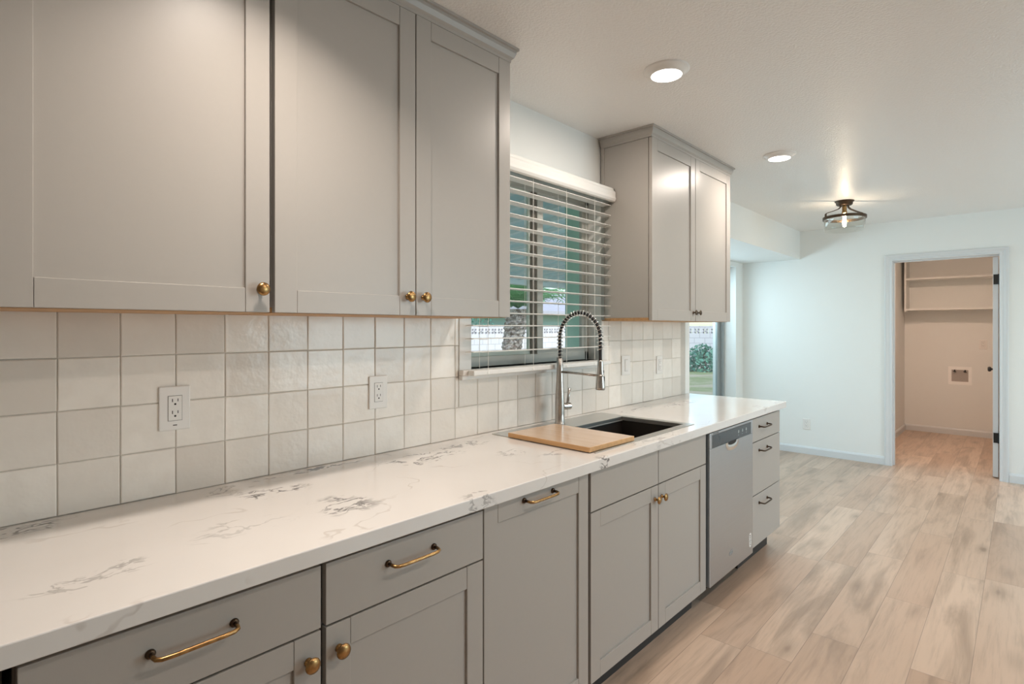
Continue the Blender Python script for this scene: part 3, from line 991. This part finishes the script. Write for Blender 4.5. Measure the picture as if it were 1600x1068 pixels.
lathe(bm, [(0, 0.0), (0.055, 0.0), (0.055, 0.003), (0.042, 0.003), (0.036, 0.001), (0, 0.001)], (0.37, 2.15, z2 + t), (0, 0, 1), 28, cap=False)
obj('drain', bm, M['sink_steel'], sk, smooth=False)

bm = B((0.150, 0.572, 1.697, 2.003, CT + 0.0035, CT + 0.0225))
bmesh.ops.rotate(bm, cent=(0.36, 1.85, 0.92), matrix=Matrix.Rotation(math.radians(-1.5), 3, 'Z'), verts=bm.verts)
for f in bm.faces:
    f.normal_update()
    f.material_index = 0 if abs(f.normal.z) > 0.5 else 1
cb = obj('cutting_board', bm, [M['board'], M['board_edge']], bevel=0.002)
tag(cb, 'honey coloured wooden cutting board lying across the near half of the sink', 'cutting board')

FX, FY = 0.104, 2.112
fz = zr1
fc = thing('kitchen_faucet', (FX, FY, fz), 'tall brushed nickel spring faucet with pull-down head standing behind the sink', 'faucet')
bm = bmesh.new()
lathe(bm, [(0.0, 0), (0.026, 0), (0.026, 0.004), (0.0235, 0.007), (0.023, 0.05), (0.0225, 0.12), (0.018, 0.20), (0.0158, 0.245), (0.0155, 0.3135), (0.013, 0.316), (0, 0.316)], (FX, FY, fz), (0, 0, 1), 28)
obj('faucet_body', bm, M['faucet'], fc, smooth=True)
zb = fz + 0.312
HX = 0.335
R = (HX - FX) / 2
ztop = 1.442
zc = ztop - R
path = []
for i in range(10):
    path.append(Vector((FX, FY, zb + (zc - zb) * i / 10)))
for i in range(41):
    a_ = PI - PI * i / 40
    path.append(Vector((FX + R + R * math.cos(a_), FY, zc + R * math.sin(a_))))
for i in range(1, 8):
    path.append(Vector((HX, FY, zc - (zc - 1.222) * i / 7)))
bm = bmesh.new()
tube(bm, path, 0.0078, 10)
obj('hose', bm, M['rubber'], fc, smooth=True, label='black rubber hose inside the spring')
# coil
def resample(pts, n):
    ds = [0]
    for p, q in zip(pts, pts[1:]):
        ds.append(ds[-1] + (q - p).length)
    outp = []
    for i in range(n):
        s = ds[-1] * i / (n - 1)
        k = 0
        while k < len(ds) - 2 and ds[k + 1] < s:
            k += 1
        f_ = (s - ds[k]) / max(1e-9, ds[k + 1] - ds[k])
        outp.append(pts[k].lerp(pts[k + 1], f_))
    return outp
spr = [p for p in path if not (p.x > HX - 1e-4 and p.z < 1.262)]
turns, per = 31, 16
cl = resample(spr, turns * per + 1)
hel = []
for i, p in enumerate(cl):
    tt = (cl[min(i + 1, len(cl) - 1)] - cl[max(i - 1, 0)]).normalized()
    u = Vector((0, 1, 0))
    w = tt.cross(u)
    a_ = 2 * PI * i / per
    hel.append(p + (u * math.cos(a_) + w * math.sin(a_)) * 0.0132)
bm = bmesh.new()
tube(bm, hel, 0.0021, 6)
obj('spring', bm, M['chrome'], fc, smooth=True, label='shiny open coil spring')
bm = bmesh.new()
lathe(bm, [(0, 0.134), (0.0115, 0.134), (0.0125, 0.128), (0.0135, 0.10), (0.0175, 0.055), (0.0215, 0.012), (0.0215, 0.004), (0.019, 0.0), (0, 0.0)], (HX, FY, 1.092), (0, 0, 1), 26, cap=False)
sp = obj('spray_head', bm, M['faucet'], fc, smooth=True)
bm = bmesh.new()
for z0, z1, rr in ((1.165, 1.180, 0.0165), (1.115, 1.152, 0.0195)):
    tube(bm, [(HX + rr * 0.80 - 0.004, FY + rr * 0.62 - 0.003, z0), (HX + rr * 0.80 - 0.004, FY + rr * 0.62 - 0.003, z1)], 0.0058, 10)
obj('spray_button', bm, M['rubber'], sp, smooth=True)
bm = bmesh.new()
tube(bm, [(FX + 0.012, FY, 1.162), (0.5 * (FX + HX), FY, 1.159), (HX - 0.014, FY, 1.156)], 0.0055, 10)
ring = [(HX + 0.0165 * math.cos(2 * PI * k / 24), FY + 0.0165 * math.sin(2 * PI * k / 24), 1.156) for k in range(24)]
tube(bm, ring, 0.0045, 8, closed=True)
obj('holder_arm', bm, M['faucet'], fc, smooth=True)
bm = bmesh.new()
hd = Vector((0.35, 0.94, 0)).normalized()
p0 = Vector((FX, FY, fz + 0.082)) + hd * 0.018
lathe(bm, [(0, 0), (0.0165, 0.0), (0.0165, 0.040), (0.0145, 0.043), (0, 0.043)], p0, hd, 22)
obj('handle_hub', bm, M['faucet'], fc, smooth=False)
bm = bmesh.new()
q0 = p0 + hd * 0.026 + Vector((0, 0, 0.012))
tube(bm, [q0, q0 + Vector((0.002, 0.003, 0.03)), q0 + Vector((0.006, 0.009, 0.075))], [0.0062, 0.0068, 0.0075], 12)
obj('lever', bm, M['faucet'], fc, smooth=True)

# ------------------------------------------------------------------ outlets and switches
def plate_on(center, n, up, w, h, kind, label, cat, group):
    """wall plate at center, outward n; built axis-aligned"""
    n = Vector(n); upv = Vector(up); r = upv.cross(n)
    o = thing({'outlet': 'wall_outlet', 'switch': 'light_switch'}[kind], center, label, cat, group)
    C0 = Vector(center)
    def obb(bm, a0, a1, b0, b1, c0, c1):
        P = []
        for c_ in (c0, c1):
            for (a, b) in ((a0, b0), (a1, b0), (a1, b1), (a0, b1)):
                P.append(bm.verts.new(C0 + r * a + upv * b + n * c_))
        for f in ((0, 3, 2, 1), (4, 5, 6, 7), (0, 1, 5, 4), (1, 2, 6, 5), (2, 3, 7, 6), (3, 0, 4, 7)):
            bm.faces.new([P[i] for i in f])
    bm = bmesh.new()
    obb(bm, -w / 2, w / 2, -h / 2, h / 2, 0.0, 0.006)
    obj('wall_plate', bm, M['white'], o, bevel=0.003)
    bm = bmesh.new()
    iw, ih = 0.034, 0.068
    obb(bm, -iw / 2 - 0.001, iw / 2 + 0.001, -ih / 2 - 0.001, ih / 2 + 0.001, 0.0045, 0.0062)
    obj('insert_gap', bm, M['carcass'], o)
    bm = bmesh.new()
    obb(bm, -iw / 2, iw / 2, -ih / 2, ih / 2, 0.004, 0.0078)
    if kind == 'switch':
        obb(bm, -iw / 2 + 0.003, iw / 2 - 0.003, -ih / 2 + 0.003, ih / 2 - 0.003, 0.0078, 0.0095)
    fc_ = obj('rocker' if kind == 'switch' else 'receptacle', bm, M['white'], o, bevel=0.0008)
    if kind == 'outlet':
        bm = bmesh.new()
        for s in (0.0185, -0.0145):
            obb(bm, -0.0078, -0.0058, s - 0.001, s + 0.008, 0.0076, 0.0080)
            obb(bm, 0.0058, 0.0078, s, s + 0.008, 0.0076, 0.0080)
            lathe(bm, [(0, 0), (0.0028, 0), (0.0028, 0.0003), (0, 0.0003)], C0 + upv * (s - 0.007) + n * 0.0078, n, 12, cap=False)
        obj('slots', bm, M['dark'], fc_)
    return o
XR, UP = (1, 0, 0), (0, 0, 1)
o1 = plate_on((0.001, 0.496, 1.149), XR, UP, 0.078, 0.122, 'outlet', 'white double wall outlet in the tiles left, nearest the camera', 'outlet', 'white wall plates on the tiles')
bm = B((0.0070, 0.0074, 0.491, 0.501, 1.1005, 1.1035))
obj('plate_mark', bm, M['carcass'], o1)
plate_on((0.001, 1.158, 1.137), XR, UP, 0.078, 0.120, 'outlet', 'white double wall outlet in the tiles just left of the sink window', 'outlet', 'white wall plates on the tiles')
plate_on((0.001, 2.880, 1.150), XR, UP, 0.094, 0.116, 'switch', 'white rocker switch in the tiles right behind the faucet, below the far upper cabinet', 'switch', 'white wall plates on the tiles')
plate_on((0.001, 3.295, 1.133), XR, UP, 0.078, 0.116, 'outlet', 'white wall outlet in the tiles near the far end of the worktop', 'outlet', 'white wall plates on the tiles')
plate_on((0.005, FAR, 0.325), (0, -1, 0), UP, 0.074, 0.118, 'outlet', 'white wall outlet low on the far wall above the baseboard', 'outlet', None)
plate_on((1.375, LB, 1.165), (0, -1, 0), UP, 0.08, 0.12, 'outlet', 'white wall outlet on the laundry back wall under the shelves', 'outlet', None)

# washer box flat on laundry wall, recess shade painted into its back
wb = thing('washer_outlet_box', (1.147, LB, 0.64), 'white washing machine supply box on the laundry back wall', 'washer box')
x0, x1, z0, z1 = 1.045, 1.25, 0.665, 0.855
obj('box_flange', B((x0 - 0.015, x0 + 0.018, LB - 0.006, LB, z0 - 0.02, z1 + 0.02), (x1 - 0.018, x1 + 0.015, LB - 0.006, LB, z0 - 0.02, z1 + 0.02), (x0 + 0.018, x1 - 0.018, LB - 0.006, LB, z0 - 0.02, z0 + 0.02), (x0 + 0.018, x1 - 0.018, LB - 0.006, LB, z1 - 0.02, z1 + 0.02)), plain('box_white', (0.92, 0.91, 0.89), 0.4), wb)
obj('box_back', B((x0 + 0.018, x1 - 0.018, LB - 0.0015, LB - 0.0005, z0 + 0.02, z1 - 0.02)), plain('box_inside', (0.40, 0.36, 0.33), 0.6), wb, label='flat box back with inner shade in its colour')
for xx in (1.095, 1.20):
    bm = bmesh.new()
    tube(bm, [(xx, LB - 0.004, z1 - 0.02), (xx, LB - 0.012, z1 - 0.05)], 0.008, 10)
    tube(bm, [(xx - 0.018, LB - 0.014, z1 - 0.040), (xx + 0.018, LB - 0.014, z1 - 0.046)], 0.005, 8)
    obj('valve', bm, M['black'], wb)

# laundry shelving
sh = thing('wall_shelf_unit', (1.5, 8.95, 1.59), 'white two-tier wall shelf unit high on the laundry back wall', 'shelf')
obj('side_panel', B((0.600, 0.620, 8.80, LB, 1.585, 2.35)), M['wall'], sh)
obj('shelf', B((0.620, 2.445, 8.80, LB, 1.600, 1.620)), M['wall'], sh)
obj('shelf', B((0.620, 2.445, 8.80, LB, 1.995, 2.015)), M['wall'], sh)

# ------------------------------------------------------------------ ceiling lights
def downlight(x, y, label, power, beam=180):
    o = thing('recessed_downlight', (x, y, CEIL), label, 'ceiling light', 'round recessed ceiling lights')
    bm = bmesh.new()
    lathe(bm, [(0.092, 0.0), (0.092, -0.003), (0.084, -0.006), (0.072, -0.014), (0.066, -0.024), (0.062, -0.024), (0.062, 0.0)], (x, y, CEIL), (0, 0, 1), 40, cap=False)
    obj('trim_ring', bm, M['white'], o, smooth=True)
    bm = bmesh.new()
    lathe(bm, [(0.0, -0.0235), (0.0615, -0.0235), (0.0615, -0.018), (0, -0.018)], (x, y, CEIL), (0, 0, 1), 40, cap=False)
    obj('lens', bm, M['lamp'], o)
    l = area('downlight_glow', (x, y, CEIL - 0.027), (0, 0, -1), 0.12, 0.12, power, WARM, 'DISK', beam)
    return o
PW = 8.6
downlight(0.665, 2.10, 'round lit recessed ceiling light above the sink, nearer and larger of the two in view', PW)
downlight(0.645, 3.60, 'round lit recessed ceiling light beyond the far upper cabinet, smaller of the two in view', PW)
downlight(0.700, 0.58, 'round lit recessed ceiling light above the near base cabinets, out of view overhead', PW * 0.86, 122)
downlight(2.20, 1.55, 'round lit recessed ceiling light just right of the frame, nearer of that row', PW * 1.45)
downlight(2.20, 3.05, 'round lit recessed ceiling light just right of the frame, farther of that row', PW * 1.45)

# flush pendant with clear drum shade
PX, PY = 0.645, 5.28
pl = thing('flush_mount_light', (PX, PY, CEIL), 'bronze flush-mount ceiling light with clear glass drum shade and lit filament bulb', 'ceiling light')
bm = bmesh.new()
lathe(bm, [(0, 0), (0.072, 0.0), (0.070, -0.006), (0.062, -0.012), (0.060, -0.030), (0.050, -0.038), (0, -0.038)], (PX, PY, CEIL), (0, 0, 1), 32)
obj('canopy', bm, M['bronze'], pl, smooth=True)
ax = Vector((0.735, 0.678, 0)).normalized()
ctr = Vector((PX, PY, CEIL))
for s in (-1, 1):
    bm = bmesh.new()
    pr = [(0.030, -0.036), (0.034, -0.052), (0.050, -0.066), (0.10, -0.086), (0.146, -0.100), (0.156, -0.108), (0.157, -0.150)]
    pts = [ctr + ax * (s * a) + Vector((0, 0, b)) for a, b in pr]
    side = Vector((-ax.y, ax.x, 0)) * 0.010
    rows = []
    for i, p in enumerate(pts):
        q = pts[min(i + 1, len(pts) - 1)] - pts[max(0, i - 1)]
        nn = q.cross(side).normalized() * 0.0032
        rows.append([bm.verts.new(p + side + nn), bm.verts.new(p - side + nn), bm.verts.new(p - side - nn), bm.verts.new(p + side - nn)])
    for A, C in zip(rows, rows[1:]):
        for k in range(4):
            bm.faces.new((A[k], A[(k + 1) % 4], C[(k + 1) % 4], C[k]))
    bm.faces.new(rows[0]); bm.faces.new(rows[-1])
    obj('arm', bm, M['bronze'], pl)
bm = bmesh.new()
lathe(bm, [(0.151, -0.130), (0.160, -0.130), (0.160, -0.152), (0.151, -0.152), (0.151, -0.130)], (PX, PY, CEIL), (0, 0, 1), 48, cap=False)
obj('ring_band', bm, M['bronze'], pl)
bm = bmesh.new()
lathe(bm, [(0.150, -0.120), (0.150, -0.245), (0.147, -0.245), (0.147, -0.120), (0.150, -0.120)], (PX, PY, CEIL), (0, 0, 1), 48, cap=False)
obj('glass_shade', bm, M['drum_glass'], pl, smooth=True)
bm = bmesh.new()
lathe(bm, [(0, -0.036), (0.017, -0.036), (0.017, -0.085), (0.020, -0.088), (0.020, -0.100), (0.012, -0.103), (0, -0.103)], (PX, PY, CEIL), (0, 0, 1), 20)
obj('socket', bm, M['brass'], pl)
bm = bmesh.new()
lathe(bm, [(0, -0.103), (0.009, -0.105), (0.010, -0.115), (0.013, -0.135), (0.014, -0.190), (0.010, -0.210), (0, -0.216)], (PX, PY, CEIL), (0, 0, 1), 20, cap=False)
obj('bulb', bm, M['bulb'], pl, smooth=True)

# laundry lamp (out of sight above the opening)
ll = thing('laundry_ceiling_light', (0.90, 7.30, CEIL), 'round warm ceiling light in the laundry, hidden above the door head', 'ceiling light')
bm = bmesh.new()
lathe(bm, [(0.15, 0), (0.15, -0.03), (0.14, -0.035), (0.13, -0.035), (0.13, 0)], (0.90, 7.30, CEIL), (0, 0, 1), 32, cap=False)
obj('lamp_base', bm, M['white'], ll)
bm = bmesh.new()
lathe(bm, [(0, -0.036), (0.13, -0.034), (0.13, -0.03), (0, -0.03)], (0.90, 7.30, CEIL), (0, 0, 1), 32, cap=False)
obj('diffuser', bm, M['lamp'], ll)
area('laundry_glow', (0.90, 7.30, CEIL - 0.04), (0, 0, -1), 0.25, 0.25, 19.5, (1.0, 0.68, 0.50), 'DISK')

# ------------------------------------------------------------------ outdoors
struct('ground', B((-60, -0.96, -30, 60, -0.35, -0.15)), M['grass'])
struct('patio_slab', B((-3.6, -0.96, 0, 8, -0.15, -0.12)), M['concrete'])
struct('wall_exterior', B((-0.99, -0.152, AY0 - 0.17, AY0 - 0.132, -0.15, 2.75), (-0.99, -0.952, AY0 - 0.1315, AY0 + 0.13, -0.15, 2.75)), M['stucco'])

def fence(name, p0, p1, n, label):
    o = thing(name, ((p0[0] + p1[0]) / 2, (p0[1] + p1[1]) / 2, -0.15), label, 'fence')
    p0 = Vector((*p0, 0)); p1 = Vector((*p1, 0)); n = Vector((*n, 0)) * 0.075
    d = (p1 - p0)
    Lh = d.length
    d.normalize()
    def blk(bm, s0, s1, z0, z1, t=1.0):
        P = []
        for z in (z0, z1):
            for (s, k) in ((s0, -t), (s1, -t), (s1, t), (s0, t)):
                v = p0 + d * s + n * k
                P.append(bm.verts.new((v.x, v.y, z)))
        for f in ((0, 3, 2, 1), (4, 5, 6, 7), (0, 1, 5, 4), (1, 2, 6, 5), (2, 3, 7, 6), (3, 0, 4, 7)):
            bm.faces.new([P[i] for i in f])
    bm = bmesh.new()
    blk(bm, 0, Lh, -0.15, 1.13)
    blk(bm, 0, Lh, 1.37, 1.44)
    obj('block_wall', bm, M['block'], o)
    bm = bmesh.new()
    s = 0.0
    while s < Lh - 0.1:
        blk(bm, s, s + 0.09, 1.13, 1.37)
        blk(bm, s + 0.09, min(s + 0.32, Lh), 1.13, 1.16)
        blk(bm, s + 0.09, min(s + 0.32, Lh), 1.235, 1.265)
        blk(bm, s + 0.09, min(s + 0.32, Lh), 1.34, 1.37)
        blk(bm, s + 0.185, min(s + 0.225, Lh), 1.16, 1.34)
        s += 0.32
    obj('breeze_blocks', bm, M['block'], o)
fence('block_fence', (-12, -2), (-12, 20), (1, 0), 'white block garden wall with pierced top course seen through the sink window')
fence('block_fence', (-11.9, 20), (0, 20), (0, 1), 'white block garden wall with pierced top course seen through the glass door')

# palm with stout patterned trunk
def palm():
    cx, cy = -7.9, 10.2
    o = thing('palm_tree', (cx, cy, -0.15), 'stout palm with diamond patterned trunk and drooping fronds outside the sink window', 'tree')
    bm = bmesh.new()
    seg, rows = 16, 34
    rng = random.Random(3)
    rings = []
    for i in range(rows):
        f = i / (rows - 1)
        z = -0.15 + 2.0 * f
        base = 0.24 + 0.16 * max(0, f - 0.55) ** 1.2 + (0.05 * max(0, 0.2 - f))
        rr = []
        for k in range(seg):
            a_ = 2 * PI * (k + 0.5 * (i % 2)) / seg
            b = base * (1.07 if i % 2 else 0.97) + (0.02 if (k + i // 2) % 2 else -0.012) + rng.uniform(-0.012, 0.012)
            rr.append(bm.verts.new((cx + 0.05 * f + b * math.cos(a_), cy + 0.42 * f + b * math.sin(a_), z)))
        rings.append(rr)
    for A, C in zip(rings, rings[1:]):
        for k in range(seg):
            bm.faces.new((A[k], A[(k + 1) % seg], C[(k + 1) % seg], C[k]))
    bm.faces.new(rings[0]); bm.faces.new(rings[-1])
    obj('trunk', bm, M['bark'], o)
    bm = bmesh.new()
    top = Vector((cx + 0.05, cy + 0.42, 1.88))
    for i in range(95):
        az = rng.uniform(0, 2 * PI)
        el = rng.uniform(0.55, 1.45)
        Lf = rng.uniform(1.3, 2.3)
        dirv = Vector((math.cos(az) * math.cos(el), math.sin(az) * math.cos(el), math.sin(el)))
        p = top.copy()
        n = 18
        pts = []
        for s in range(n):
            pts.append(p.copy())
            dirv = (dirv + Vector((0, 0, -0.06))).normalized()
            p = p + dirv * (Lf / n)
        for s in range(2, n):
            c0 = pts[s]
            tdir = (pts[s] - pts[s - 1]).normalized()
            sd = tdir.cross(Vector((0, 0, 1)))
            if sd.length < 0.1:
                sd = Vector((1, 0, 0))
            sd.normalize()
            ll_ = 0.34 * math.sin(PI * (s + 1) / (n + 1)) + 0.08
            for sg in (-1, 1):
                tip = c0 + sd * sg * ll_ + tdir * ll_ * 0.5 + Vector((0, 0, rng.uniform(-0.16, -0.02)))
                wv = tdir * 0.018
                bm.faces.new((bm.verts.new(c0 - wv), bm.verts.new(c0 + wv), bm.verts.new(tip)))
        for s in range(n - 1):
            u = Vector((0, 0, 0.012))
            bm.faces.new((bm.verts.new(pts[s] - u), bm.verts.new(pts[s + 1] - u), bm.verts.new(pts[s + 1] + u), bm.verts.new(pts[s] + u)))
    obj('fronds', bm, M['frond'], o)
palm()

def leafy(name, c, r, n, label, cat, seed, mat):
    rng = random.Random(seed)
    o = thing(name, c, label, cat)
    bm = bmesh.new()
    for i in range(n):
        while True:
            v = Vector((rng.uniform(-1, 1), rng.uniform(-1, 1), rng.uniform(0, 1)))
            if 0.45 < v.length < 1:
                break
        p = Vector(c) + Vector((v.x * r[0], v.y * r[1], v.z * r[2]))
        a = Vector((rng.gauss(0, 1), rng.gauss(0, 1), rng.gauss(0, 1))).normalized()
        b = a.cross(Vector((rng.gauss(0, 1), rng.gauss(0, 1), rng.gauss(0, 1)))).normalized()
        s = rng.uniform(0.05, 0.10)
        bm.faces.new([bm.verts.new(p + q) for q in (a * s, b * s * 0.5, -a * s, -b * s * 0.5)])
    obj('foliage', bm, mat, o)
    bm = bmesh.new()
    for i in range(5):
        a_ = i * 1.3
        tube(bm, [c, Vector(c) + Vector((math.cos(a_) * r[0] * 0.4, math.sin(a_) * r[1] * 0.4, r[2] * 0.7))], 0.02, 6)
    obj('stem', bm, M['bark'], o)
    return o
leafy('shrub', (-6.55, 18.9, -0.15), (0.75, 0.6, 0.95), 900, 'blue-green shrub at the foot of the garden wall seen through the glass door', 'shrub', 5, M['leaf'])
leafy('tree', (-15.5, 15.5, -0.15), (1.6, 1.6, 3.4), 1500, 'dark green tree beyond the garden wall outside the sink window', 'tree', 8, M['leaf'])

# neighbour's house
nh = thing('neighbour_house', (-19, 27, -0.15), 'low neighbour house with grey roof and green siding beyond the garden wall', 'house')
obj('wall', B((-24, -16, 21, 34, -0.15, 2.15)), M['garage'], nh)
bm = bmesh.new()
pr = [(-25, 1.95), (-15.2, 2.05), (-15.2, 2.2), (-20, 3.6), (-25, 2.2)]
A = [bm.verts.new((a, 20.4, b)) for a, b in pr]
C = [bm.verts.new((a, 34.6, b)) for a, b in pr]
for k in range(5):
    bm.faces.new((A[k], A[(k + 1) % 5], C[(k + 1) % 5], C[k]))
bm.faces.new(A); bm.faces.new(C)
obj('roof', bm, M['shingle'], nh)

# patio cover outside the window
pc = thing('patio_cover', (-2.2, 2.5, -0.12), 'pale blue-white aluminium patio cover outside the sink window', 'patio cover')
def slope(x):
    return 2.52 - 0.11 * (-x)
bm = bmesh.new()
ya, yb = -1.0, 9.0
pr = [(-0.16, slope(-0.16)), (-3.7, slope(-3.7)), (-3.7, slope(-3.7) + 0.05), (-0.16, slope(-0.16) + 0.05)]
A = [bm.verts.new((a, ya, b)) for a, b in pr]
C = [bm.verts.new((a, AY0 - 0.18, b)) for a, b in pr]
for k in range(4):
    bm.faces.new((A[k], A[(k + 1) % 4], C[(k + 1) % 4], C[k]))
bm.faces.new(A); bm.faces.new(C)
pr = [(-1.0, slope(-1.0)), (-3.7, slope(-3.7)), (-3.7, slope(-3.7) + 0.05), (-1.0, slope(-1.0) + 0.05)]
A = [bm.verts.new((a, AY0 - 0.18, b)) for a, b in pr]
C = [bm.verts.new((a, yb, b)) for a, b in pr]
for k in range(4):
    bm.faces.new((A[k], A[(k + 1) % 4], C[(k + 1) % 4], C[k]))
bm.faces.new(A); bm.faces.new(C)
obj('roof_panel', bm, M['alum'], pc)
bm = bmesh.new()
y = ya + 0.1
while y < yb - 0.1:
    x1_ = -0.17 if y < AY0 - 0.25 else -1.02
    P = []
    for (xx, zz) in ((x1_, slope(x1_)), (-3.68, slope(-3.68))):
        for dy, dz in ((0, 0), (0.05, 0), (0.05, -0.04), (0, -0.04)):
            P.append(bm.verts.new((xx, y + dy, zz + dz)))
    for k in range(4):
        bm.faces.new((P[k], P[(k + 1) % 4], P[4 + (k + 1) % 4], P[4 + k]))
    bm.faces.new(P[:4]); bm.faces.new(P[4:])
    y += 0.30
obj('rib', bm, M['alum_rib'], pc)
obj('gutter', B((-3.82, -3.70, ya, yb, slope(-3.7) - 0.10, slope(-3.7) + 0.06)), M['alum_rib'], pc)
for yy in (-0.6, 8.6):
    obj('post', B((-3.72, -3.62, yy, yy + 0.1, -0.12, slope(-3.7) - 0.02)), M['alum_rib'], pc)
